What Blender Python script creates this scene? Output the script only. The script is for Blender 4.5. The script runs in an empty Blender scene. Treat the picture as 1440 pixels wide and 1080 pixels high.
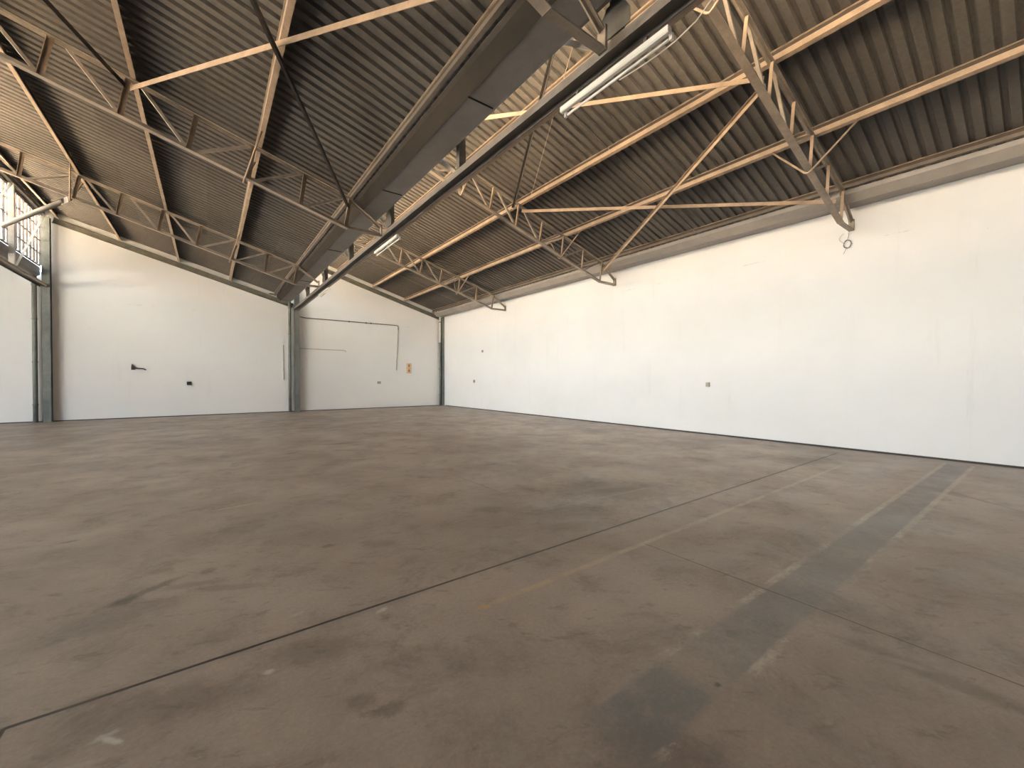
import bpy, math, random
from mathutils import Vector, Matrix
random.seed(7)
C = bpy.context.scene.collection
PI = math.pi

# ---------------------------------------------------------------- layout (metres)
XR, YB, YF = 11.0, 21.58, -3.7          # right wall, back wall, front wall (behind the viewer)
GX = {'outer': -12.6, 'left': -4.7, 'middle': 3.2}   # high edge of each north-light bay
SL = 0.2925                              # roof slope
FRAMES = [2.66, 8.95, 15.25]             # lattice truss lines
def zr(u): return 7.594 - SL * u         # underside of roof sheet
def zt(u): return 7.39 - SL * u          # truss top chord
def zb(u): return 6.775 - 0.295 * u      # truss bottom chord

# ---------------------------------------------------------------- mesh helper
class MB:
    def __init__(s): s.v, s.f = [], []
    def loop_extrude(s, loops):
        n = len(loops[0]); b = len(s.v)
        for l in loops: s.v += [tuple(p) for p in l]
        for k in range(len(loops) - 1):
            for i in range(n):
                j = (i + 1) % n
                s.f.append((b + k*n + i, b + k*n + j, b + (k+1)*n + j, b + (k+1)*n + i))
        s.f.append(tuple(b + i for i in reversed(range(n))))
        s.f.append(tuple(b + (len(loops)-1)*n + i for i in range(n)))
        return s
    def box(s, x0, x1, y0, y1, z0, z1):
        return s.loop_extrude([[(x0,y0,z0),(x1,y0,z0),(x1,y1,z0),(x0,y1,z0)], [(x0,y0,z1),(x1,y0,z1),(x1,y1,z1),(x0,y1,z1)]])
    def prof(s, p0, p1, poly, up=(0,0,1)):
        """extrude a closed 2D profile (side, up) from p0 to p1"""
        p0, p1 = Vector(p0), Vector(p1); a = (p1 - p0).normalized(); u = Vector(up)
        sd = a.cross(u).normalized(); u = sd.cross(a).normalized()
        return s.loop_extrude([[p + sd*x + u*y for x, y in poly] for p in (p0, p1)])
    def bar(s, p0, p1, w, h, up=(0,0,1)):
        return s.prof(p0, p1, [(-w/2,-h/2),(w/2,-h/2),(w/2,h/2),(-w/2,h/2)], up)
    def tube(s, pts, r, n=8):
        pts = [Vector(p) for p in pts]; loops = []; up = None
        for i, p in enumerate(pts):
            d = (pts[min(i+1, len(pts)-1)] - pts[max(i-1, 0)]).normalized()
            if up is None:
                up = Vector((0,0,1)) if abs(d.z) < .9 else Vector((1,0,0))
            sd = d.cross(up).normalized(); up = sd.cross(d).normalized()
            loops.append([p + (sd*math.cos(2*PI*k/n) + up*math.sin(2*PI*k/n))*r for k in range(n)])
        return s.loop_extrude(loops)
    def disc(s, c, nrm, r, th, n=12):
        c, nrm = Vector(c), Vector(nrm).normalized()
        return s.tube([c, c + nrm*th], r, n)

def L_poly(a, b, t): return [(0,0),(a,0),(a,t),(t,t),(t,b),(0,b)]
def T_poly(w, h, t, flip=False):
    p = [(-w/2,0),(w/2,0),(w/2,t),(t/2,t),(t/2,h),(-t/2,h),(-t/2,t),(-w/2,t)]
    return [(x,-y) for x, y in reversed(p)] if flip else p
def H_poly(w, h, tf, tw):
    # flanges horizontal (w wide), web vertical
    return [(-w/2,-h/2),(w/2,-h/2),(w/2,-h/2+tf),(tw/2,-h/2+tf),(tw/2,h/2-tf),(w/2,h/2-tf),(w/2,h/2),(-w/2,h/2),(-w/2,h/2-tf),(-tw/2,h/2-tf),(-tw/2,-h/2+tf),(-w/2,-h/2+tf)]

ROOT = {}
def tag(o, label=None, cat=None, group=None, kind=None):
    if label: o['label'] = label
    if cat: o['category'] = cat
    if group: o['group'] = group
    if kind: o['kind'] = kind
    return o
def empty(name, loc, label, cat, group=None):
    o = bpy.data.objects.new(name, None); C.objects.link(o); o.location = loc
    o.empty_display_size = .2
    ROOT[o] = Vector(loc); return tag(o, label, cat, group)
def build(mb, name, m, parent=None, smooth=False, origin=None):
    me = bpy.data.meshes.new(name)
    if parent is not None: off = ROOT[parent]
    elif origin is not None: off = Vector(origin)
    else:
        xs, ys, zs = zip(*mb.v); off = Vector(((min(xs)+max(xs))/2, (min(ys)+max(ys))/2, min(zs)))
    me.from_pydata([tuple(Vector(p) - off) for p in mb.v], [], mb.f); me.update()
    me.materials.append(m)
    if smooth:
        for p in me.polygons: p.use_smooth = len(p.vertices) == 4
    o = bpy.data.objects.new(name, me); C.objects.link(o)
    if parent is not None: o.parent = parent; ROOT[o] = off
    else: o.location = off; ROOT[o] = off
    return o
def struct(mb, name, m, parent=None):
    o = build(mb, name, m, parent, origin=(0,0,0) if parent is None else None)
    if parent is None: o['kind'] = 'structure'
    return o
def dup(root, loc, label=None, group=None):
    r = root.copy(); C.objects.link(r); r.location = loc
    if label: r['label'] = label
    if group: r['group'] = group
    for ch in list(root.children):
        c = ch.copy(); C.objects.link(c); c.parent = r
        for g in list(ch.children):
            d = g.copy(); C.objects.link(d); d.parent = c
    return r

# ---------------------------------------------------------------- materials
class NT:
    def __init__(s, name):
        s.m = bpy.data.materials.new(name); s.m.use_nodes = True
        s.t = s.m.node_tree; s.n = s.t.nodes; s.l = s.t.links
        s.b = s.n['Principled BSDF']; s.out = s.n['Material Output']
        s.co = s.n.new('ShaderNodeTexCoord').outputs['Object']
    def put(s, sock, v):
        if hasattr(v, 'links') or isinstance(v, bpy.types.NodeSocket): s.l.new(v, sock)
        elif isinstance(v, (tuple, list)) and len(v) == 3 and sock.type == 'RGBA': sock.default_value = (*v, 1)
        else: sock.default_value = v
    def math(s, op, a, b=0.0, c=0.0, clamp=False):
        n = s.n.new('ShaderNodeMath'); n.operation = op; n.use_clamp = clamp
        s.put(n.inputs[0], a); s.put(n.inputs[1], b)
        if op in ('MULTIPLY_ADD', 'COMPARE'): s.put(n.inputs[2], c)
        return n.outputs[0]
    def mapr(s, v, a, b, c=0.0, d=1.0, smooth=True):
        n = s.n.new('ShaderNodeMapRange')
        if smooth: n.interpolation_type = 'SMOOTHSTEP'
        s.put(n.inputs['Value'], v)
        for k, x in zip(('From Min','From Max','To Min','To Max'), (a, b, c, d)): n.inputs[k].default_value = x
        return n.outputs['Result']
    def noise(s, scale, detail=4, rough=.6, vec=None, dist=0.0):
        n = s.n.new('ShaderNodeTexNoise'); n.inputs['Scale'].default_value = scale
        n.inputs['Detail'].default_value = detail; n.inputs['Roughness'].default_value = rough; n.inputs['Distortion'].default_value = dist
        s.l.new(vec if vec is not None else s.co, n.inputs['Vector']); return n.outputs['Fac']
    def mapping(s, loc=(0,0,0), rot=(0,0,0), scale=(1,1,1), vec=None, kind='TEXTURE'):
        n = s.n.new('ShaderNodeMapping'); n.vector_type = kind
        s.l.new(vec if vec is not None else s.co, n.inputs[0])
        n.inputs['Location'].default_value = loc; n.inputs['Rotation'].default_value = rot; n.inputs['Scale'].default_value = scale
        return n.outputs[0]
    def mix(s, f, a, b, mode='MIX'):
        n = s.n.new('ShaderNodeMix'); n.data_type = 'RGBA'; n.blend_type = mode
        s.put(n.inputs[0], f); s.put(n.inputs[6], a); s.put(n.inputs[7], b); return n.outputs[2]
    def xyz(s, vec=None):
        n = s.n.new('ShaderNodeSeparateXYZ'); s.l.new(vec if vec is not None else s.co, n.inputs[0]); return n.outputs
    def fin(s, col, rough=.6, bump=None, bstr=.2, bdist=.01, spec=.3, metal=0.0):
        s.put(s.b.inputs['Base Color'], col); s.put(s.b.inputs['Roughness'], rough)
        s.b.inputs['Specular IOR Level'].default_value = spec; s.b.inputs['Metallic'].default_value = metal
        if bump is not None:
            n = s.n.new('ShaderNodeBump'); n.inputs['Strength'].default_value = bstr; n.inputs['Distance'].default_value = bdist
            s.l.new(bump, n.inputs['Height']); s.l.new(n.outputs[0], s.b.inputs['Normal'])
        return s.m

def paint(name, c, rough=.55, var=.25, scale=3.0, dirt=(.10,.08,.06), amount=.35, spec=.25):
    t = NT(name)
    v = t.mapr(t.noise(scale, 6, .7), .25, .8, 1-var, 1+var)
    col = t.mix(1.0, c, (1,1,1)); 
    n = t.n.new('ShaderNodeVectorMath'); n.operation = 'SCALE'; n.inputs[0].default_value = c; t.l.new(v, n.inputs['Scale'])
    d = t.mapr(t.noise(scale*4.5, 6, .75), .52, .8, 0, amount)
    return t.fin(t.mix(d, n.outputs[0], dirt), rough, spec=spec)

M = {}
M['steel']  = paint('truss_steel_paint', (.26,.22,.18), .5)
M['purlin'] = paint('purlin_primer', (.275,.207,.150), .5)
M['brace']  = paint('brace_primer', (.30,.222,.160), .5)
M['girder'] = paint('girder_paint', (.105,.10,.09), .55)
M['column'] = paint('column_paint', (.17,.185,.175), .45, scale=2.0)
M['pipe']   = paint('downpipe_paint', (.20,.21,.19), .45, scale=2.5)
M['pipew']  = paint('downpipe_white', (.72,.70,.66), .45, var=.08)
M['gutter'] = paint('gutter_zinc', (.215,.20,.19), .5, var=.15, scale=.8, amount=.25)
M['gutterd'] = paint('gutter_side_shade_and_straps', (.034,.030,.026), .9, var=.15, scale=.8, amount=.1, spec=.04)  # near-black tone paints shade onto the gutter's sloping side; also colours joint straps
M['rafter'] = paint('rafter_paint', (.135,.13,.105), .5)
M['white']  = paint('enamel_white', (.80,.78,.72), .35, var=.05, amount=.08)
M['tube']   = paint('fluorescent_glass', (.85,.85,.82), .15, var=.02, amount=0.0, spec=.5)
M['dark']   = paint('dark_plastic', (.05,.045,.04), .5)
M['grey']   = paint('grey_box', (.42,.39,.35), .5)
M['beige']  = paint('aged_beige', (.52,.49,.38), .5)
M['wire']   = paint('wire_metal', (.16,.14,.12), .4)
M['conduit']= paint('conduit_grey', (.13,.12,.10), .5)
M['conduitl']= paint('conduit_painted', (.45,.42,.37), .5)
M['glare']  = paint('girder_glare_pale', (.50,.49,.46), .5)  # pale tone paints the glazing's glare onto the left girder's posts and diagonals
M['bars']   = paint('glazing_bar_paint', (.13,.115,.11), .6)
M['braced'] = paint('brace_black', (.045,.038,.034), .55)  # near-black colour for three of the brace bars
M['upper_strip'] = paint('purlin_upper_dark', (.05,.038,.030), .8)  # dark tone for the upper strip of each purlin
M['front_dark']= paint('front_wall_fill_cut', (.11,.105,.10), .6)  # dark tone chosen so the unseen front wall reflects less fill light
M['eave']   = paint('eave_purlin_dark', (.10,.085,.072), .6)
M['chord']  = paint('girder_chord_paint', (.125,.115,.105), .55)
M['sign']   = paint('sign_photoluminescent', (.78,.58,.36), .4, var=.05, amount=.05)
M['signr']  = paint('sign_red', (.50,.10,.05), .4, var=.05, amount=.05)
M['signd']  = paint('sign_brown', (.28,.11,.04), .4, var=.05, amount=.05)
M['shadow_gap']= paint('shadow_gap_strip', (.07,.06,.055), .7)  # dark tone standing for the shadow gap at the wall foot

def wall_mat(name, seed, ca=(.89,.868,.838), cb=(.86,.836,.805)):
    t = NT(name)
    off = t.mapping((seed*7.3, seed*3.1, 0))
    big = t.mapr(t.noise(.35, 5, .6, off), .35, .7, 0, 1)
    col = t.mix(big, ca, cb)
    pv = t.mapping((seed*3,seed,0), scale=(1.6,1.6,.9))
    patch = t.mapr(t.noise(1.0, 2, .4, pv), .56, .60, 0, .35)
    col = t.mix(patch, col, (.86,.85,.83))
    streak = t.mapr(t.noise(1.0, 5, .7, t.mapping((seed,0,0), scale=(.35,.35,3.5))), .58, .8, 0, .18)
    col = t.mix(streak, col, (.55,.49,.42))
    spots = t.mapr(t.noise(9, 3, .6, off), .74, .80, 0, .35)
    col = t.mix(spots, col, (.45,.41,.36))
    x, y, z = t.xyz()
    zz = t.math('ADD', z, t.math('MULTIPLY', t.math('SUBTRACT', t.noise(1.1, 4, .6), .5), .12))
    for zc, n0 in ((4.42, .60), (3.35, .72), (.62, .70)):
        ln = t.mapr(t.math('ABSOLUTE', t.math('SUBTRACT', zz, zc)), .006, .016, 1, 0)
        col = t.mix(t.math('MULTIPLY', ln, t.mapr(t.noise(1.7, 6, .8, t.mapping((seed+zc,0,0))), n0-.06, n0+.06, 0, .30)), col, (.35,.31,.27))
    return t.fin(col, .75, t.noise(18, 4, .6), .12, .01, spec=.2)
M['wall'] = wall_mat('wall_whitewash', 1.0)
M['wall2'] = wall_mat('wall_whitewash_right', 2.3, (.865,.856,.845), (.825,.815,.802))

def roof_mat():
    t = NT('roof_sheet_fibre_cement')
    x, y, z = t.xyz()
    sid = t.math('FLOOR', t.math('DIVIDE', y, 1.52))
    row = t.math('FLOOR', t.math('DIVIDE', x, 1.75))
    wn = t.n.new('ShaderNodeTexWhiteNoise'); wn.noise_dimensions = '2D'
    cb = t.n.new('ShaderNodeCombineXYZ'); t.l.new(sid, cb.inputs[0]); t.l.new(row, cb.inputs[1]); t.l.new(cb.outputs[0], wn.inputs['Vector'])
    col = t.mix(wn.outputs['Value'], (.100,.092,.084), (.132,.121,.109))
    n1 = t.mapr(t.noise(14, 6, .8), .3, .75, 0, 1)
    col = t.mix(t.math('MULTIPLY', n1, .45), col, (.062,.056,.050))
    st = t.mapr(t.noise(1.0, 5, .7, t.mapping(scale=(1.6,.12,1.6))), .5, .75, 0, .5)
    col = t.mix(st, col, (.088,.073,.058))
    return t.fin(col, .85, t.noise(60, 4, .7), .25, .01, spec=.1)
M['roof'] = roof_mat()
M['roof_top'] = paint('roof_sheet_outside_bounce', (.74,.635,.51), .9, var=.10, scale=.7, amount=.15)  # unseen outer face, coloured pale and warm to bounce light indoors

def floor_mat():
    t = NT('floor_worn_concrete')
    x, y, z = t.xyz()
    warp = t.math('MULTIPLY', t.math('SUBTRACT', t.noise(3.0, 5, .7), .5), .10)
    n1 = t.mapr(t.noise(.45, 8, .62), .32, .70, 0, 1)
    col = t.mix(n1, (.245,.195,.160), (.365,.298,.250))
    n2 = t.mapr(t.noise(1.6, 10, .74, dist=.4), .48, .70, 0, .8)
    col = t.mix(n2, col, (.165,.131,.108))
    n3 = t.mapr(t.noise(5.0, 8, .75, t.mapping(rot=(0,0,.5), scale=(1.0,.35,1))), .54, .72, 0, .45)
    col = t.mix(n3, col, (.34,.285,.24))
    n4 = t.mapr(t.noise(4.2, 6, .7, t.mapping((9,4,0), (0,0,-.5), (1.0,.45,1)), .3), .56, .68, 0, .5)
    col = t.mix(n4, col, (.135,.107,.089))
    n5 = t.mapr(t.noise(11, 5, .7, t.mapping((2,7,0), (0,0,-.4), (1.6,.6,1))), .66, .74, 0, .4)
    col = t.mix(n5, col, (.38,.33,.28))
    blot = t.mapr(t.noise(2.2, 3, .5, t.mapping((3.3,1.7,0))), .62, .74, 0, .32)
    col = t.mix(blot, col, (.155,.122,.099))
    fine = t.mapr(t.noise(40, 6, .8), .3, .8, .88, 1.12)
    # ---- stains: (x, y, rx, ry, rotation, colour, strength)
    DK = (.075,.058,.048)
    stains = [(2.38,10.1,.42,.12,-.2,DK,.75),(2.48,8.95,.40,.15,-.6,DK,.55),(1.34,9.34,.14,.06,0,DK,.75),
        (-.36,3.86,.24,.045,.55,DK,.75),(-.46,3.76,.08,.05,.4,(.05,.04,.035),.8),(-.12,3.78,.24,.05,-.25,DK,.45),(.10,3.58,.24,.05,-.5,DK,.4),
        (-.5,3.52,.34,.16,.2,(.105,.090,.088),.55),(-1.04,5.46,.07,.03,0,(.05,.04,.03),.85),
        (.56,1.93,.07,.055,-.8,DK,.6),(.65,1.81,.08,.05,-.3,DK,.65),(-3.6,19.0,.7,.12,-.1,DK,.6),
        (.47,2.45,.26,.13,-.5,(.10,.073,.057),.6),(-.15,2.45,.35,.13,-.4,(.10,.075,.06),.5),
        (.86,3.93,.06,.04,0,DK,.7),(1.25,3.7,.2,.1,-.6,DK,.5),(2.6,3.92,.22,.13,-.6,DK,.6),(-.01,3.98,.06,.05,.5,DK,.6),
        (4.5,3.55,1.25,.55,-.55,(.105,.083,.068),.65),(4.55,3.55,.8,.12,-.35,DK,.4),(3.3,3.3,.6,.25,-.5,(.11,.085,.07),.5),(3.0,2.95,.5,.14,-.4,(.09,.07,.055),.45),
        (8.4,14.9,.45,.2,0,(.36,.30,.24),.7),(7.9,11.1,.4,.16,-.6,DK,.6),(7.7,.56,.5,.03,.85,DK,.6),
        (1.42,.95,.3,.16,-.6,(.085,.068,.055),.6),(2.95,.35,.45,.07,-1.55,(.10,.08,.066),.7),(2.95,.47,.12,.03,-1.2,(.36,.31,.26),.7),(3.2,1.0,.5,.22,-1.2,(.13,.10,.085),.5),
        (-.335,2.345,.06,.016,-.9,(.52,.47,.42),.95),(-.355,2.385,.05,.018,.2,(.44,.39,.34),.7),(-.43,2.27,.10,.014,-.3,(.38,.33,.28),.5),(.24,2.41,.025,.02,0,(.48,.43,.38),.9),(.28,5.8,.24,.022,.15,(.43,.38,.32),.9),
        (.9,2.62,.04,.02,.3,(.5,.46,.41),.8),(.45,2.9,.05,.015,.3,(.42,.37,.31),.6),
        (4.3,3.44,1.1,.022,-.08,(.33,.28,.23),.55),(3.1,5.0,.012,.9,.02,(.14,.11,.09),.6),(8.9,2.8,.6,.35,-.4,(.12,.095,.078),.5),
        (10.1,1.75,.8,.5,.2,(.30,.25,.21),.5),(6.5,6.5,.4,.05,-.7,(.34,.29,.24),.6),(2.0,.99,.02,.015,0,(.04,.03,.025),.9),(1.45,2.255,.05,.025,-.4,(.46,.27,.11),.9),(1.62,2.25,.05,.02,-.3,(.42,.30,.17),.6)]
    for sx, sy, rx, ry, rot, c, k in stains:
        v = t.mapping((sx, sy, 0), (0,0,rot), (rx*1.25, ry*1.25, 1e3))
        ln = t.n.new('ShaderNodeVectorMath'); ln.operation = 'LENGTH'; t.l.new(v, ln.inputs[0])
        d = t.math('ADD', ln.outputs['Value'], t.math('MULTIPLY', t.math('SUBTRACT', t.noise(7.0 if rx > .1 else 25, 7, .78), .5), 1.9))
        col = t.mix(t.mapr(d, .3, 1.1, k*(.78 if c[0] < .2 else .85), 0), col, c)
    # ---- painted lane: blue-grey stripe, two worn white edges, a worn yellow line
    def band(coord, c, hw, soft):
        d = t.math('ABSOLUTE', t.math('SUBTRACT', coord, c)); return t.mapr(d, hw - soft, hw + soft, 1, 0)
    yw = t.math('ADD', y, t.math('MULTIPLY', warp, .22))
    wear = t.noise(2.4, 7, .75, t.mapping((1.3,0,0), scale=(1.0,.8,1)))
    wear2 = t.noise(3.1, 7, .78, t.mapping((5.1,2,0), scale=(1.6,.9,1)))
    xr = t.math('MULTIPLY', t.mapr(x, 1.25, 1.55, 0, 1), t.mapr(x, 10.5, 10.62, 1, 0))
    ctr = t.math('MULTIPLY_ADD', x, -.0066, 1.112)
    bl = band(t.math('SUBTRACT', yw, ctr), 0, .150, .022)
    bl = t.math('MULTIPLY', t.math('MULTIPLY', bl, xr), t.mapr(wear, .28, .56,   .10, .62))
    nearpatch = t.mapr(x, 2.05, 2.25, 0, 1)
    gap = t.math('ADD', nearpatch, t.mapr(x, 1.85, 1.98, 1, 0), clamp=True)
    bl = t.math('MULTIPLY', bl, t.math('MULTIPLY_ADD', gap, .8, .2))
    col = t.mix(bl, col, (.160,.158,.152))
    teal = t.mapr(x, 1.5, 2.0, .75, 0)
    col = t.mix(t.math('MULTIPLY', bl, teal), col, (.100,.108,.102))
    for off, x0 in ((.168, 1.9), (-.172, 1.35)):
        w = band(t.math('SUBTRACT', yw, ctr), off, .027, .012)
        far = t.mapr(x, 4.6, 6.2, 0, 1)
        lo = t.mapr(wear2, .48, .62, 0, .60)
        w = t.math('MULTIPLY', w, t.math('MULTIPLY', t.mapr(x, x0, x0+.15, 0, 1), t.mapr(x, 10.6, 10.7, 1, 0)))
        w = t.math('MULTIPLY', w, t.math('MAXIMUM', lo, t.math('MULTIPLY', far, t.mapr(wear, .35, .6, .15, .42))))
        col = t.mix(w, col, (.47,.41,.34))
    yl = t.math('MULTIPLY', band(yw, 2.262, .026, .012), t.math('MULTIPLY', t.mapr(x, 1.4, 1.6, 0, 1), t.mapr(x, 8.6, 9.4, 1, 0)))
    yl = t.math('MULTIPLY', yl, t.mapr(wear2, .42, .58, .20, .72))
    col = t.mix(yl, col, t.mix(t.mapr(x, 1.6, 4.2, 0, 1), (.44,.31,.18), (.40,.35,.29)))
    # ---- cut joints
    yj = t.math('ADD', y, t.math('MULTIPLY', warp, .10)); xj = t.math('ADD', x, t.math('MULTIPLY', warp, .10))
    j1 = t.math('MULTIPLY', band(yj, 2.695, .0105, .004), t.math('MULTIPLY', t.mapr(x, -.74, -.70, 0, 1), t.mapr(x, 10.2, 10.4, 1, 0)))
    col = t.mix(t.math('MULTIPLY', j1, .95), col, (.016,.010,.008))
    sh = t.math('MULTIPLY', band(yj, 2.695, .035, .03), t.mapr(t.noise(3, 5, .7), .4, .7, 0, .55))
    col = t.mix(sh, col, (.09,.068,.053))
    j2 = t.math('MULTIPLY', band(xj, 3.19, .006, .004), t.mapr(y, 2.2, 2.28, 1, 0))
    col = t.mix(t.math('MULTIPLY', j2, .75), col, (.055,.042,.034))
    j3 = t.math('MULTIPLY', band(xj, -.715, .009, .004), t.mapr(y, 2.69, 2.70, 1, 0))
    col = t.mix(t.math('MULTIPLY', j3, .95), col, (.022,.016,.012))
    n = t.n.new('ShaderNodeVectorMath'); n.operation = 'SCALE'; t.l.new(col, n.inputs[0]); t.l.new(fine, n.inputs['Scale'])
    hgt = t.math('SUBTRACT', t.noise(30, 5, .7), t.math('MULTIPLY', t.math('MAXIMUM', j1, j2), 2.0))
    return t.fin(n.outputs[0], t.mapr(t.noise(1.3, 5, .6), .3, .7, .40, .58), hgt, .15, .006, spec=.5)
M['floor'] = floor_mat()

def glass_mat():
    t = NT('wired_glass_dusty'); t.n.remove(t.b)
    tr = t.n.new('ShaderNodeBsdfTransparent'); tl = t.n.new('ShaderNodeBsdfTranslucent'); mx = t.n.new('ShaderNodeMixShader')
    v = t.mapr(t.noise(2.5, 4, .6), .3, .7, 0, 1)
    t.put(tr.inputs[0], t.mix(v, (.92,.89,.83), (.87,.84,.77)))
    t.put(tl.inputs[0], (.92,.84,.70))
    mx.inputs[0].default_value = .25
    t.l.new(tr.outputs[0], mx.inputs[1]); t.l.new(tl.outputs[0], mx.inputs[2]); t.l.new(mx.outputs[0], t.out.inputs['Surface'])
    return t.m
M['glass'] = glass_mat()
# ---------------------------------------------------------------- the setting
struct(MB().box(-12.75, XR + .2, YF, YB + .25, -.2, 0), 'floor', M['floor'])
struct(MB().box(XR, XR + .3, YF - .22, YB + .25, 0, 5.50), 'wall_right', M['wall2'])

def gable(y0, y1, holes=False):
    mb = MB()
    for k, xg in GX.items():
        x1 = xg + 7.9 if k != 'middle' else XR
        pts = [(xg, 0), (x1, 0), (x1, zr(x1 - xg) + .03), (xg, zr(0) + .03)]
        mb.loop_extrude([[(x, y0, z) for x, z in pts], [(x, y1, z) for x, z in pts]])
    return mb
struct(gable(YB, YB + .22), 'wall_back', M['wall'])
struct(gable(YF - .22, YF), 'wall_front', M['front_dark'])
LY0, LY1, LH = 3.0, 16.0, 4.0            # wide open doorway in the far left wall, outside the picture
struct(MB().box(-12.82, -12.6, YF, LY0, 0, 5.46).box(-12.82, -12.6, LY1, YB, 0, 5.46).box(-12.82, -12.6, LY0, LY1, LH, 5.46), 'wall_left', M['wall'])
struct(MB().box(-12.84, -12.58, LY0, LY0 + .08, 0, LH).box(-12.84, -12.58, LY1 - .08, LY1, 0, LH).box(-12.84, -12.58, LY0 + .08, LY1 - .08, LH - .08, LH), 'door_1', M['column'])
yard = NT('yard_paving'); M['ground'] = yard.fin(yard.mix(yard.noise(.8, 6, .7), (.36,.34,.31), (.46,.44,.41)), .9)
struct(MB().box(-60, -12.82, -30, 50, -.2, -.02), 'ground', M['ground'])
struct(MB().box(XR - .012, XR, YF, 21.2, 0, .035), 'shadow_gap_right', M['shadow_gap'])  # dark strip stands for the shadow gap below the right wall
struct(MB().box(-12.5, 10.8, YB - .012, YB, 0, .03), 'shadow_gap_back', M['shadow_gap'])  # same painted shadow gap along the back wall

def roof(xg, name):
    per, th = .19, .009
    ys, zs = [], []
    y = YF - .3
    while y < YB + .3:
        for dy, dz in ((0,0),(.104,0),(.122,.046),(.170,.046)): ys.append(y + dy); zs.append(dz)
        y += per
    n = len(ys); mb = MB()
    us = [-.16, 7.42]
    for t_ in (0, th):
        for u in us:
            for a, b in zip(ys, zs): mb.v.append((xg + u, a, zr(u) + b + t_))
    for i in range(n - 1):
        mb.f.append((i, i+1, n+i+1, n+i)); mb.f.append((2*n+i, 3*n+i, 3*n+i+1, 2*n+i+1))
        mb.f.append((i, 2*n+i, 2*n+i+1, i+1)); mb.f.append((n+i, n+i+1, 3*n+i+1, 3*n+i))
    mb.f.append((0, n, 3*n, 2*n)); mb.f.append((n-1, 3*n-1, 4*n-1, 2*n-1))
    o = struct(mb, name, M['roof']); o.data.materials.append(M['roof_top'])
    for i, p in enumerate(o.data.polygons):
        if i < 4*(n-1) and i % 4 == 1: p.material_index = 1
    return o
roof(GX['left'], 'ceiling_left'); roof(GX['middle'], 'ceiling_right'); roof(GX['outer'], 'ceiling_outer')

def window(xg, name, cols):
    mb = MB(); x0, x1, z0, z1 = xg - .035, xg + .005, 5.47, 7.27
    y0, y1 = YF, 21.36
    mb.box(x0, x1, y0, y1, z0, z0 + .04).box(x0, x1, y0, y1, z1 - .05, z1)
    n = int((y1 - y0) / .315)
    for i in range(n + 1):
        y = y0 + (y1 - y0 - .03) * i / n
        mb.box(x0, x1 + .02, y, y + .042, z0 + .04, z1 - .05)
    for k in range(1, 4):
        z = z0 + (z1 - z0) * k / 4
        mb.box(x0 + .01, x1, y0, y1, z - .014, z + .014)
    fr = struct(mb, name, M['bars'])
    ROOT[fr] = Vector((0,0,0))
    g = MB(); xm = xg - .018
    g.v += [(xm, y0, z0), (xm, y1, z0), (xm, y1, z1), (xm, y0, z1)]; g.f.append((0,1,2,3))
    build(g, 'pane', M['glass'], fr)
    struct(MB().box(xg - .03, xg + .01, YF, YB, 7.275, 7.59), 'trim_' + cols, M['rafter'])
window(GX['left'], 'window_1', '1'); window(GX['middle'], 'window_2', '2'); window(GX['outer'], 'window_3', '3')

# cappings added at the roof edges to keep stray sun out
struct(MB().box(10.52, XR + .3, YF - .2, YB + .25, 5.505, 5.535), 'trim_4', M['gutter'])
for i, k in enumerate(('left', 'middle')):
    struct(MB().box(GX[k] - .95, GX[k] - .04, 21.487, YB, 5.40, 5.44), 'trim_%d' % (5 + i), M['rafter'])
# ---------------------------------------------------------------- gutters
def gutter(xg, label):
    # xg: window line the trough runs beneath
    out = [(-.66,5.36),(-.64,5.28),(-.50,5.135),(-.12,5.135),(-.035,5.19),(-.03,5.46)]
    inn = [(-.045,5.46),(-.05,5.20),(-.125,5.15),(-.495,5.15),(-.628,5.285),(-.648,5.36)]
    if xg > 10: # against the right wall: the trough stops at the wall face
        out = [(-.66,5.36),(-.64,5.28),(-.50,5.135),(-.125,5.135),(-.115,5.46)]; inn = [(-.13,5.46),(-.138,5.15),(-.495,5.15),(-.628,5.285),(-.648,5.36)]
    y0, y1 = YF + .05, 21.485
    pts = [(xg + a, b) for a, b in out + inn]
    e = empty('valley_gutter', (xg - .4, (y0 + y1)/2, 5.135), label, 'gutter', None)
    mb = MB(); mb.loop_extrude([[(x, y0, z) for x, z in pts], [(x, y1, z) for x, z in pts]])
    build(mb, 'trough', M['gutter'], e)
    sp = [(xg - .668, 5.345), (xg - .646, 5.274), (xg - .508, 5.128), (xg - .504, 5.1335), (xg - .6415, 5.2785), (xg - .6615, 5.345)]
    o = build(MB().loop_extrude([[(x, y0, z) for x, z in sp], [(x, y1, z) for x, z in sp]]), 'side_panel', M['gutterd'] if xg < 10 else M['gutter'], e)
    if xg < 10: o['label'] = 'sloping side panel with shade painted in'
    o2 = [(xg + a, b - .012) for a, b in out[1:-2]]; i2 = [(xg + a, b) for a, b in reversed(out[1:-2])]
    for yy in (1.4, 4.55, 7.75, 12.2, 16.6):
        s = MB().loop_extrude([[(x, yy, z) for x, z in o2 + i2], [(x, yy + .016, z) for x, z in o2 + i2]])
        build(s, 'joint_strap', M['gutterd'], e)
    return e
gutter(GX['left'], 'grey sheet metal gutter running beneath the bright windows at far left')
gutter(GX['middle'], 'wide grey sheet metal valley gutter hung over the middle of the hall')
gutter(11.1, 'grey rounded sheet metal gutter along the top of the right white wall')

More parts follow.
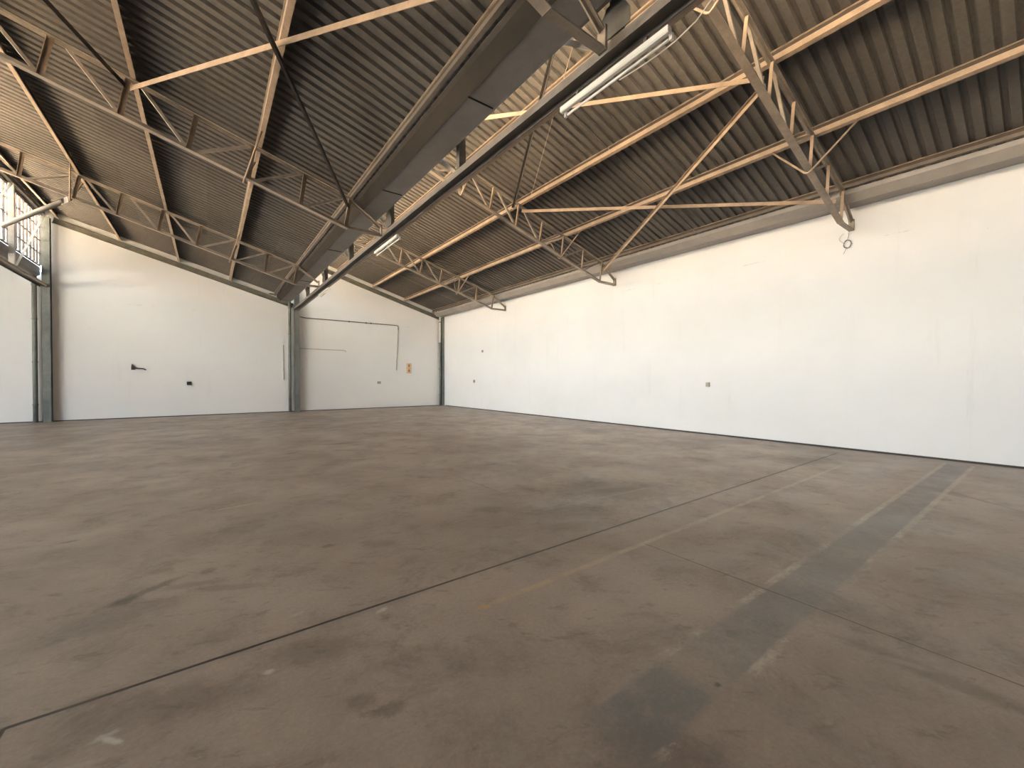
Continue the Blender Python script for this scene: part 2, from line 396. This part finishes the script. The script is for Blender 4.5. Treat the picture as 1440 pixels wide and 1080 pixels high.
# ---------------------------------------------------------------- columns and downpipes
def column(x0, x1, top, label, half=False):
    e = empty('steel_column', ((x0 + x1)/2, 21.4, 0), label, 'column')
    xm, w = (x0 + x1)/2, x1 - x0
    mb = MB()
    # H section, flanges facing the hall and the back wall
    poly = [(a + xm, b + 21.40) for a, b in H_poly(w, .20, .014, .010)]
    mb.loop_extrude([[(x, y, .02) for x, y in poly], [(x, y, top) for x, y in poly]])
    build(mb, 'shaft', M['column'], e)
    p = MB().box(x0 - (.05 if x1 < 10 else .008), min(x1 + .05, XR - .014), 21.25, 21.55, 0, .02); build(p, 'base_plate', M['column'], e)
    return e
column(-4.66, -4.46, 7.25, 'grey green steel column at far left of the back wall')
column(3.25, 3.45, 7.25, 'dark grey green steel column at the middle of the back wall')
column(10.85, 10.985, 5.12, 'dark steel column in the back right corner of the hall')

def downpipe(x, r, label, white=False):
    e = empty('downpipe', (x, 21.415, 0), label, 'pipe')
    if white:
        build(MB().tube([(x,21.415,0),(x,21.415,3.6)], r, 14), 'pipe', M['pipe'], e, True)
        o = build(MB().tube([(x,21.415,3.6),(x,21.415,5.13)], r*.96, 14), 'pipe', M['pipew'], e, True); o['label'] = 'white painted upper length of pipe'
    else:
        build(MB().tube([(x,21.415,0),(x,21.415,5.13)], r, 14), 'pipe', M['pipe'], e, True)
    for z in (.6, 2.1, 3.6, 4.8):
        build(MB().tube([(x,21.415,z),(x,21.415,z+.05)], r + .008, 14).box(x-.02, x+.02, 21.415, YB-.002, z+.01, z+.04), 'pipe_clip', M['column'], e)
    return e
downpipe(-4.86, .065, 'grey downpipe beside the far left steel column')
downpipe(3.05, .065, 'green grey downpipe beside the middle steel column')
downpipe(10.768, .055, 'downpipe with white upper length in the back right corner', True)

# ---------------------------------------------------------------- gable rafters along the back wall
def rafter(xg, ua, ub, label):
    e = MB()
    h = [(-.0,-.10),(.07,-.10),(.07,-.086),(.012,-.086),(.012,.086),(.07,.086),(.07,.10),(0,.10)]
    e.prof((xg + ua, YB - .015, zr(ua) - .305), (xg + ub, YB - .015, zr(ub) - .305), h)
    o = build(e, 'gable_rafter', M['rafter']); tag(o, label, 'rafter'); return o
rafter(GX['left'], .28, 7.90, 'dark sloping steel rafter across the back wall left of the middle column')
rafter(GX['middle'], .30, 7.62, 'dark sloping steel rafter across the back wall right of the middle column')

# ---------------------------------------------------------------- purlins
Z_POLY = [(-.012,-.068),(-.012,-.151),(.058,-.151),(.058,-.133),(.052,-.133),(.052,-.145),(-.006,-.145),(-.006,-.074),(.030,-.074),(.030,-.068)]
PU = [.36, 2.0, 3.74, 5.47, 7.16]
EAVE = [(-.012,-.068),(-.012,-.125),(.040,-.125),(.040,-.119),(-.006,-.119),(-.006,-.074),(.030,-.074),(.030,-.068)]
def purlin(x, z, label, grp, eave=False):
    mb = MB(); pts = [(x + a, z - .004 + b + (-SL*a)) for a, b in (EAVE if eave else Z_POLY)]
    mb.loop_extrude([[(p, YF + .1, q) for p, q in pts], [(p, YB - .02, q) for p, q in pts]])
    o = build(mb, 'purlin', M['eave' if eave else 'purlin'])
    for nme, poly, m in (('batten', [(-.002,-.002),(-.002,-.0675),(.030,-.0675),(.030,-.002)], 'upper_strip'), ('edge_strip', [(-.022,0),(-.022,-.008),(-.0025,-.008),(-.0025,0)], 'purlin')):  # batten here is simply a dark strip along the purlin top
        pts = [(x + a, z - .004 + b + (-SL*a)) for a, b in poly]
        c = build(MB().loop_extrude([[(p, YF + .1, q) for p, q in pts], [(p, YB - .02, q) for p, q in pts]]), nme, M[m], o)
        if nme == 'batten': c['label'] = 'dark upper strip'
    return tag(o, label, 'purlin', grp)
nm = ['topmost purlin beside the window head', 'second purlin below the window head', 'third purlin, middle of the roof slope', 'fourth purlin, next above the eave', 'eave purlin along the gutter edge']
for k, side in (('left', 'left roof'), ('middle', 'right roof')):
    for u, s in zip(PU, nm):
        purlin(GX[k] + u, zr(u), ('dark steel ' if s[:4] == 'eave' else 'tan steel ') + s + (' of the left roof' if k == 'left' else ' of the right roof'), 'purlins under the ' + side, s[:4] == 'eave')

# ---------------------------------------------------------------- lattice trusses
def make_truss(xg, Y, label, grp):
    e = empty('lattice_truss', (xg, Y, 4.69), label, 'roof truss', grp)
    P = lambda u, z: (xg + u, Y, z)
    # double angle chords (tee outline); the low ends bend together at the support
    tc, bc = T_poly(.10, .065, .010, True), T_poly(.115, .075, .012)
    mb = MB().prof(P(.20, zt(.20)+.03), P(7.13, zt(7.13)+.03), tc).prof(P(7.12, zt(7.12)-.005), P(7.76, 4.86), T_poly(.085,.06,.010,True))
    build(mb, 'top_chord', M['steel'], e)
    mb = MB().prof(P(.20, zb(.20)-.03), P(7.06, zb(7.06)-.03), bc).prof(P(7.05, zb(7.05)-.035), P(7.77, 4.665), T_poly(.10,.07,.012))
    build(mb, 'bottom_chord', M['steel'], e)
    build(MB().box(xg+7.755, xg+7.785, Y-.05, Y+.05, 4.66, 4.90), 'end_plate', M['steel'], e)
    ang = [(0,0),(.075,0),(.075,.05),(.067,.05),(.067,.008),(0,.008)]
    for a, b in ((1.12,1.05),(2.09,1.98),(2.90,2.79),(3.74,3.64),(4.60,4.49),(5.44,5.35),(6.30,6.22),(7.16,7.06)):
        build(MB().prof(P(a, zt(a)), P(b, zb(b)), ang, (0,-1,0)), 'web_post', M['purlin'], e)
    for a, za, b, zb_ in ((.28,1,1.0,0),(1.14,0,2.02,1),(2.13,1,2.70,0),(2.98,1,3.57,0),(3.83,1,4.40,0),(4.57,0,5.40,1),(5.42,0,6.24,1),(6.28,0,7.08,1)):
        p0 = P(a, (zt(a) if za else zb(a))); p1 = P(b, (zt(b) if zb_ else zb(b)))
        build(MB().prof(p0, p1, L_poly(.045,.045,.008), (0,1,0)), 'web_diagonal', M['steel'], e)
    build(MB().box(xg+7.05, xg+7.2, Y+.01, Y+.02, zt(7.12)-.10, zt(7.12)), 'gusset_plate', M['steel'], e)
    return e
lab = {('left',0): 'lattice truss end by the big fluorescent batten, from the left roof',
       ('left',1): 'lattice truss of the left roof crossing the upper left corner',
       ('left',2): 'lattice truss of the left roof nearest the back wall',
       ('middle',0): 'large lattice truss of the right roof, pointed end above the wire coil',
       ('middle',1): 'middle lattice truss of the right roof, where the crossed braces end',
       ('middle',2): 'small far lattice truss of the right roof nearest the back right corner'}
T0 = make_truss(GX['middle'], FRAMES[0], lab[('middle',0)], 'lattice trusses under the roof')
for k in ('middle', 'left'):
    for i, Y in enumerate(FRAMES):
        if (k, i) != ('middle', 0): dup(T0, (GX[k], Y, 4.69), lab[(k, i)])

# ---------------------------------------------------------------- window girders (bottom chord, posts, diagonals, top chord)
def girder(xg, label, mp, md):
    xc = xg + .06; y0, y1 = YF + .05, 21.29
    e = empty('window_girder', (xc, (y0+y1)/2, 4.74), label, 'girder')
    # bottom chord: H laid on its side, web horizontal so the underside is a deep groove
    poly = [(b, a) for a, b in H_poly(.10, .17, .012, .010)]
    pts = [(xc + .02 + a, 4.795 + b) for a, b in poly]
    build(MB().loop_extrude([[(x, y0, z) for x, z in pts], [(x, y1, z) for x, z in pts]]), 'bottom_chord', M['chord'], e)
    ea = [(xc+.107,4.86),(xc+.107,4.748),(xc+.172,4.748),(xc+.172,4.756),(xc+.115,4.756),(xc+.115,4.86)]
    build(MB().loop_extrude([[(x, y0, z) for x, z in ea], [(x, y1, z) for x, z in ea]]), 'edge_angle', M['brace'], e)
    pts = [(xc + .02 + a*.8, 7.32 + b*.8) for a, b in poly]
    build(MB().loop_extrude([[(x, y0, z) for x, z in pts], [(x, y1, z) for x, z in pts]]), 'top_chord', M['girder'], e)
    ys = [-.49, 2.66, 5.80, 8.95, 12.10, 15.25, 18.42]
    for i, y in enumerate(ys):
        ch = [(-.06,-.05),(.06,-.05),(.06,.05),(.05,.05),(.05,-.04),(-.05,-.04),(-.05,.05),(-.06,.05)]
        build(MB().loop_extrude([[(xc + .035 + a, y + b, 4.90) for a, b in ch], [(xc + .035 + a, y + b, 7.26) for a, b in ch]]), 'post', mp, e)
        yn = (ys[i+1] if i + 1 < len(ys) else 21.3) - .12
        build(MB().prof((xc + .05, y + .12, 4.90), (xc + .05, yn, 7.25), L_poly(.06,.06,.010), (1,0,0)), 'diagonal', md, e)
        if i % 2 == 1:
            g = [(y-.20,4.90),(y+.20,4.90),(y+.20,5.02),(y+.08,5.22),(y-.10,5.22),(y-.20,5.05)]
            build(MB().loop_extrude([[(xc - .035, a, b) for a, b in g], [(xc - .025, a, b) for a, b in g]]), 'gusset_plate', M['girder'], e)
    return e
girder(GX['left'], 'steel window girder with painted glare in front of the bright glazing at far left', M['glare'], M['glare'])
girder(GX['middle'], 'dark steel window girder over the middle of the hall beside the wide gutter', M['girder'], M['steel'])

# ---------------------------------------------------------------- roof bracing
def brace(k, a, b, drop, label):
    xg = GX[k]
    side = 1 if b[0] < a[0] else -1        # top leg points towards the glazing
    p0 = Vector((xg + a[0], a[1], zr(a[0]) - drop)); p1 = Vector((xg + b[0], b[1], zr(b[0]) - drop))
    w = .058*side
    leg = [(0,-.075),(.008,-.075),(.008,-.008),(w,-.008),(w,0),(0,0)] if side > 0 else [(0,-.075),(.008,-.075),(.008,0),(w,0),(w,-.008),(0,-.008)]
    mb = MB().prof(p0, p1, leg, (0,0,1))
    o = build(mb, 'brace_bar', M['braced' if label.split()[0] in ('dark','thick') else 'brace']); return tag(o, label, 'brace', 'roof brace bars')
Ya, Yb = FRAMES[0] + .09, FRAMES[1] - .09
brace('middle', (3.74,Yb), (7.12,Ya), .33, 'long tan brace bar from middle truss to the low end of the nearest truss')
brace('middle', (7.12,Yb), (3.74,Ya), .42, 'thin tan brace bar rising from the right gutter to the nearest truss')
brace('middle', (3.70,Ya), (.35,Yb), .33, 'orange brace bar passing behind the fluorescent batten to the nearest truss')
brace('middle', (3.46,Yb), (.13,Ya), .42, 'dark brace bar rising from the middle truss to the middle girder')
brace('left', (3.74,Yb), (7.08,Ya), .33, 'bright orange brace bar crossing the dark left roof towards the wide gutter')
brace('left', (3.74,Ya), (7.08,Yb), .42, 'dark brace bar of the left roof ending at the wide gutter edge')
brace('left', (3.68,Yb), (.35,Ya), .33, 'thick black brace bar at top left running up to the third purlin')

for (xa, ya), (xb, yb), lb in (((3.75,2.95), (6.85,8.35), 'thin wire rod running alongside the dark brace bar of the right roof'), ((6.80,3.40), (3.75,8.70), 'thin wire rod just below the orange brace bar at the middle girder')):
    h = .18 if xa < xb else .20
    o = build(MB().tube([(xa, ya, zr(xa - 3.2) - h), (xb, yb, zr(xb - 3.2) - h)], .007, 6), 'brace_rod', M['brace']); tag(o, lb, 'rod', 'thin wire rods of the right roof')

# bent fly braces below the purlins
def fly(k, u, ub, Y, label):
    xg = GX[k]; zt_ = zr(u) - .176
    b = Vector((xg + ub, Y, zb(ub) - .14)); pts = []
    for sgn in (-1, 1):
        t = Vector((xg + u, Y + sgn*.64, zt_))
        leg = [t.lerp(b, f) for f in (0, .5, .84, .93)]
        pts += leg if sgn < 0 else list(reversed(leg))
    mid = (pts[3] + pts[4]) / 2; pts.insert(4, mid.lerp(b, .55))
    o = build(MB().tube(pts, .017, 8), 'fly_brace', M['brace'], smooth=True)
    return tag(o, label, 'brace', 'bent fly braces')
fl = ['nearest', 'middle', 'farthest']
for i, Y in enumerate(FRAMES):
    fly('middle', 5.47, 5.23, Y, 'bent rod fly brace, fourth purlin, %s truss of the right roof' % fl[i])
    fly('middle', 2.0, 1.87, Y, 'bent rod fly brace, second purlin, %s truss of the right roof' % fl[i])
for i, Y in ((1, FRAMES[1]), (2, FRAMES[2])):
    fly('left', 5.47, 5.23, Y, 'bent rod fly brace, fourth purlin, %s truss of the left roof' % ['', 'upper left', 'farthest'][i])
fly('left', 2.0, 1.87, FRAMES[2], 'bent rod fly brace at the upper end of the grey tube strut')

# sag rods halfway between the trusses
mid = {5.80: 'beside the crossed braces', 12.1: 'between middle and farthest trusses', 18.4: 'nearest the back wall'}
gapn = ['', 'under second and third purlins', 'under third and fourth purlins', 'under fourth and eave purlins']
for Y, a in mid.items():
    for i in (1, 2, 3):
        u0, u1 = PU[i] + .01, PU[i+1] - .012
        o = build(MB().tube([(GX['middle']+u0, Y, zr(u0)-.07), (GX['middle']+u1, Y, zr(u1)-.07)], .005, 6), 'sag_rod', M['steel'])
        tag(o, 'thin sag rod ' + gapn[i] + ', ' + a, 'rod', 'sag rods of the right roof')

# grey tube strut from the far left truss to the left window girder
e = empty('tube_strut', (-2.86, 15.3, 6.15), 'round grey tube strut crossing in front of the bright windows at far left', 'strut')
p0, p1 = Vector((-2.90, 15.36, 6.155)), Vector((-4.60, 17.68, 5.80))
d = (p1 - p0).normalized()
build(MB().tube([p0 + d*.12, p1 - d*.02], .062, 14), 'tube', M['gutter'], e, True)
build(MB().bar(p0 - d*.05, p0 + d*.25, .012, .16), 'end_plate', M['gutter'], e)

# ---------------------------------------------------------------- fluorescent battens under the middle girder
def batten(y0, y1, label):
    e = empty('fluorescent_batten', (3.36, (y0+y1)/2, 4.57), label, 'light fitting', 'fluorescent battens along the middle girder')
    x = 3.335
    hp = [(-.03,4.672),(-.03,4.624),(-.018,4.612),(.018,4.612),(.03,4.624),(.03,4.672)]
    build(MB().loop_extrude([[(x + a, y0, z) for a, z in hp], [(x + a, y1, z) for a, z in hp]]), 'housing', M['white'], e)
    build(MB().tube([(x + .052, y0 + .045, 4.60), (x + .052, y1 - .045, 4.60)], .0135, 12), 'tube', M['tube'], e, True)
    for y in (y0, y1 - .03):
        build(MB().box(x + .036, x + .068, y, y + .03, 4.58, 4.64), 'lamp_holder', M['white'], e)
    for y in (y0 + .25, y1 - .25):
        build(MB().box(x - .01, x + .01, y - .015, y + .015, 4.675, 4.74), 'bracket', M['girder'], e)
    return e
batten(2.11, 3.50, 'large white fluorescent batten nearest the top edge, beneath the middle girder')
batten(8.65, 10.15, 'second white fluorescent batten, halfway along the middle girder')
batten(15.0, 16.5, 'farthest small white fluorescent batten near the back wall')
o = build(MB().tube([(3.40,2.72,4.575),(3.405,2.5,4.56),(3.41,2.3,4.555),(3.41,2.1,4.565),(3.40,1.9,4.60),(3.36,1.72,4.66),(3.34,1.6,4.735)], .006, 6), 'loose_cable', M['conduitl'], smooth=True)
tag(o, 'thin loose cable sagging from the nearest fluorescent batten', 'cable')

# ---------------------------------------------------------------- things on the walls
yw = YB - .022
e = empty('conduit_run', (5.9, yw, 2.0), 'dark conduit running along the back wall then dropping beside the red sign', 'conduit')
build(MB().tube([(3.46,yw,4.50),(3.7,yw,4.46),(8.22,yw,4.45),(8.30,yw,4.44),(8.325,yw,4.36),(8.325,yw,4.2)], .02, 8), 'horizontal_pipe', M['conduit'], e, True)
build(MB().tube([(8.325,yw,4.2),(8.21,yw,2.02)], .016, 8), 'drop_pipe', M['conduitl'], e, True)
for x in (5.75, 6.6, 6.85): build(MB().box(x-.03, x+.03, YB-.045, YB-.001, 4.42, 4.485), 'saddle_clip', M['conduit'], e)
o = build(MB().tube([(3.47,yw,2.985),(5.5,yw,2.98),(5.56,yw,2.96),(5.59,yw,2.90)], .015, 8), 'wall_pipe', M['conduitl'], smooth=True)
tag(o, 'short pale horizontal pipe on the back wall right of the middle column', 'pipe')
o = build(MB().tube([(2.80,yw,3.12),(2.82,yw,1.5)], .014, 8), 'wall_pipe', M['conduitl'], smooth=True)
tag(o, 'pale vertical pipe on the back wall left of the middle column', 'pipe')

e = empty('fire_sign', (8.94, YB - .006, 1.87), 'small orange and red fire extinguisher sign with down arrow on the back wall', 'sign')
build(MB().box(8.80, 9.08, YB-.010, YB-.002, 1.87, 2.42), 'panel', M['sign'], e)
f = YB - .0115
s = MB().tube([(8.94,f,2.20),(8.94,f,2.32)], .033, 10); s.box(8.925,8.955,f-.004,f+.002,2.32,2.345).box(8.90,8.96,f-.004,f+.002,2.345,2.36).box(8.895,8.905,f-.004,f+.002,2.24,2.35)
s.v = [(x, f - .001 + (y - f)*.06, z) for x, y, z in s.v]
build(s, 'extinguisher_symbol', M['signd'], e)
ar = [(8.94,1.915),(9.02,2.02),(8.965,2.02),(8.965,2.10),(8.915,2.10),(8.915,2.02),(8.86,2.02)]
build(MB().loop_extrude([[(x, f + .001, z) for x, z in ar], [(x, f - .002, z) for x, z in ar]]), 'arrow', M['signr'], e)
bd = MB().box(8.80,9.08,f-.001,f+.001,1.87,1.885).box(8.80,9.08,f-.001,f+.001,2.135,2.145)
build(bd, 'border_line', M['signr'], e)

def wbox(x, z, w, h, m, label, wall='back', y=None):
    if wall == 'back':
        b = MB().box(x-w/2, x+w/2, YB-.05, YB-.002, z-h/2, z+h/2); c = MB().box(x-w*.3, x+w*.3, YB-.056, YB-.05, z-h*.3, z+h*.3)
        e = empty('wall_box', (x, YB-.03, z-h/2), label, 'electrical box')
    else:
        b = MB().box(XR-.05, XR-.002, y-w/2, y+w/2, z-h/2, z+h/2); c = MB().box(XR-.056, XR-.05, y-w*.3, y+w*.3, z-h*.3, z+h*.3)
        e = empty('wall_box', (XR-.03, y, z-h/2), label, 'electrical box')
    build(b, 'case', m, e); build(c, 'cover', M['beige'] if m is M['beige'] else m, e); return e
wbox(-.64, 1.35, .15, .14, M['dark'], 'small dark electrical box low on the left part of the back wall')
wbox(7.27, 1.35, .17, .13, M['grey'], 'small grey electrical box low on the back wall below the red sign')
wbox(0, 1.37, .085, .115, M['beige'], 'small beige electrical box alone in the middle of the right wall', 'right', 5.75)
wbox(0, 1.42, .11, .14, M['grey'], 'tiny grey electrical box low on the right wall near the back corner', 'right', 18.0)
wbox(0, 2.92, .09, .11, M['grey'], 'tiny grey plate higher up the right wall near the back corner', 'right', 17.2)
e = empty('wall_bracket', (-2.33, YB-.04, 1.9), 'small black bracket with a rod pointing right on the left back wall', 'bracket')
build(MB().box(-2.40,-2.29,YB-.06,YB-.002,1.89,2.0).loop_extrude([[(-2.40,YB-.06,2.0),(-2.30,YB-.06,2.0),(-2.38,YB-.06,2.12)],[(-2.40,YB-.002,2.0),(-2.30,YB-.002,2.0),(-2.38,YB-.002,2.12)]]), 'plate', M['dark'], e)
build(MB().tube([(-2.30,YB-.04,1.95),(-2.05,YB-.05,1.93),(-1.97,YB-.05,1.89)], .02, 8), 'rod', M['dark'], e)

# wire coil hanging from the nearest truss end on the right wall
e = empty('wire_coil', (XR-.03, 2.72, 4.28), 'small coil of wire hanging on the right wall below the nearest truss end', 'wire')
cx, cy, cz = XR - .03, 2.725, 4.40
loops = []
for k in range(0, 61):
    a = 2*PI*k/20; r = .082 + .008*math.sin(k*1.7)
    loops.append((cx + .010*math.sin(k*.9), cy - r*.80*math.sin(a) , cz + r*math.cos(a)))
build(MB().tube(loops, .005, 6), 'coil', M['wire'], e, True)
build(MB().tube([(cx,cy,cz+.085),(cx+.005,cy-.012,cz+.14),(cx,cy-.02,cz+.19),(cx-.02,cy-.02,cz+.235)], .0035, 6), 'hanging_wire', M['wire'], e, True)
build(MB().tube([(cx,cy+.07,cz+.04),(cx,cy+.13,cz+.1),(cx,cy+.14,cz+.15),(cx,cy+.11,cz+.20),(cx-.02,cy+.06,cz+.235)], .003, 6), 'loose_wire', M['wire'], e, True)
build(MB().tube([(cx,cy+.01,cz-.06),(cx,cy+.03,cz-.12),(cx,cy+.07,cz-.2)], .003, 6), 'tail_wire', M['wire'], e, True)

# ---------------------------------------------------------------- light: daylight sky through the glazing and the open door
w = bpy.data.worlds.new('sky'); bpy.context.scene.world = w; w.use_nodes = True
bg = w.node_tree.nodes['Background']; bg.inputs['Color'].default_value = (.80, .91, 1.0, 1); bg.inputs['Strength'].default_value = 5.0
def portal(name, loc, rot, sx, sy):
    l = bpy.data.lights.new(name, 'AREA'); l.shape = 'RECTANGLE'; l.size = sx; l.size_y = sy; l.cycles.is_portal = True
    o = bpy.data.objects.new(name, l); C.objects.link(o); o.location = loc; o.rotation_euler = rot
for k in ('outer', 'left', 'middle'):
    portal('daylight_' + k, (GX[k] - .05, (YF + 21.36)/2, 6.37), (0, -PI/2, 0), 1.8, 21.36 - YF)
portal('daylight_door', (-12.9, (LY0+LY1)/2, LH/2), (0, -PI/2, 0), LH, LY1 - LY0)
s = bpy.data.lights.new('sun', 'SUN'); s.energy = 180.0; s.angle = math.radians(.53); s.color = (1, .90, .76)
so = bpy.data.objects.new('sun', s); C.objects.link(so); so.rotation_euler = (math.radians(18), math.radians(38), 0); so.location = (5, -10, 20)

# ---------------------------------------------------------------- camera
F = 573.0
cam = bpy.data.cameras.new('camera'); co = bpy.data.objects.new('camera', cam); C.objects.link(co)
cam.sensor_fit = 'HORIZONTAL'; cam.sensor_width = 36.0; cam.lens = F/1440*36.0; cam.clip_start = .05; cam.clip_end = 300
co.location = (0, 0, 1.5)
co.rotation_euler = (PI/2 - math.atan(6/F), 0, -math.atan(427/F))
sc = bpy.context.scene; sc.camera = co
sc.view_settings.view_transform = 'Standard'; sc.view_settings.look = 'None'; sc.view_settings.gamma = 1; sc.view_settings.use_curve_mapping = False
sc.view_settings.exposure = 0.98
cy_ = sc.cycles
cy_.use_denoising = True; cy_.max_bounces = 10; cy_.diffuse_bounces = 6; cy_.transparent_max_bounces = 12; cy_.sample_clamp_indirect = 8.0
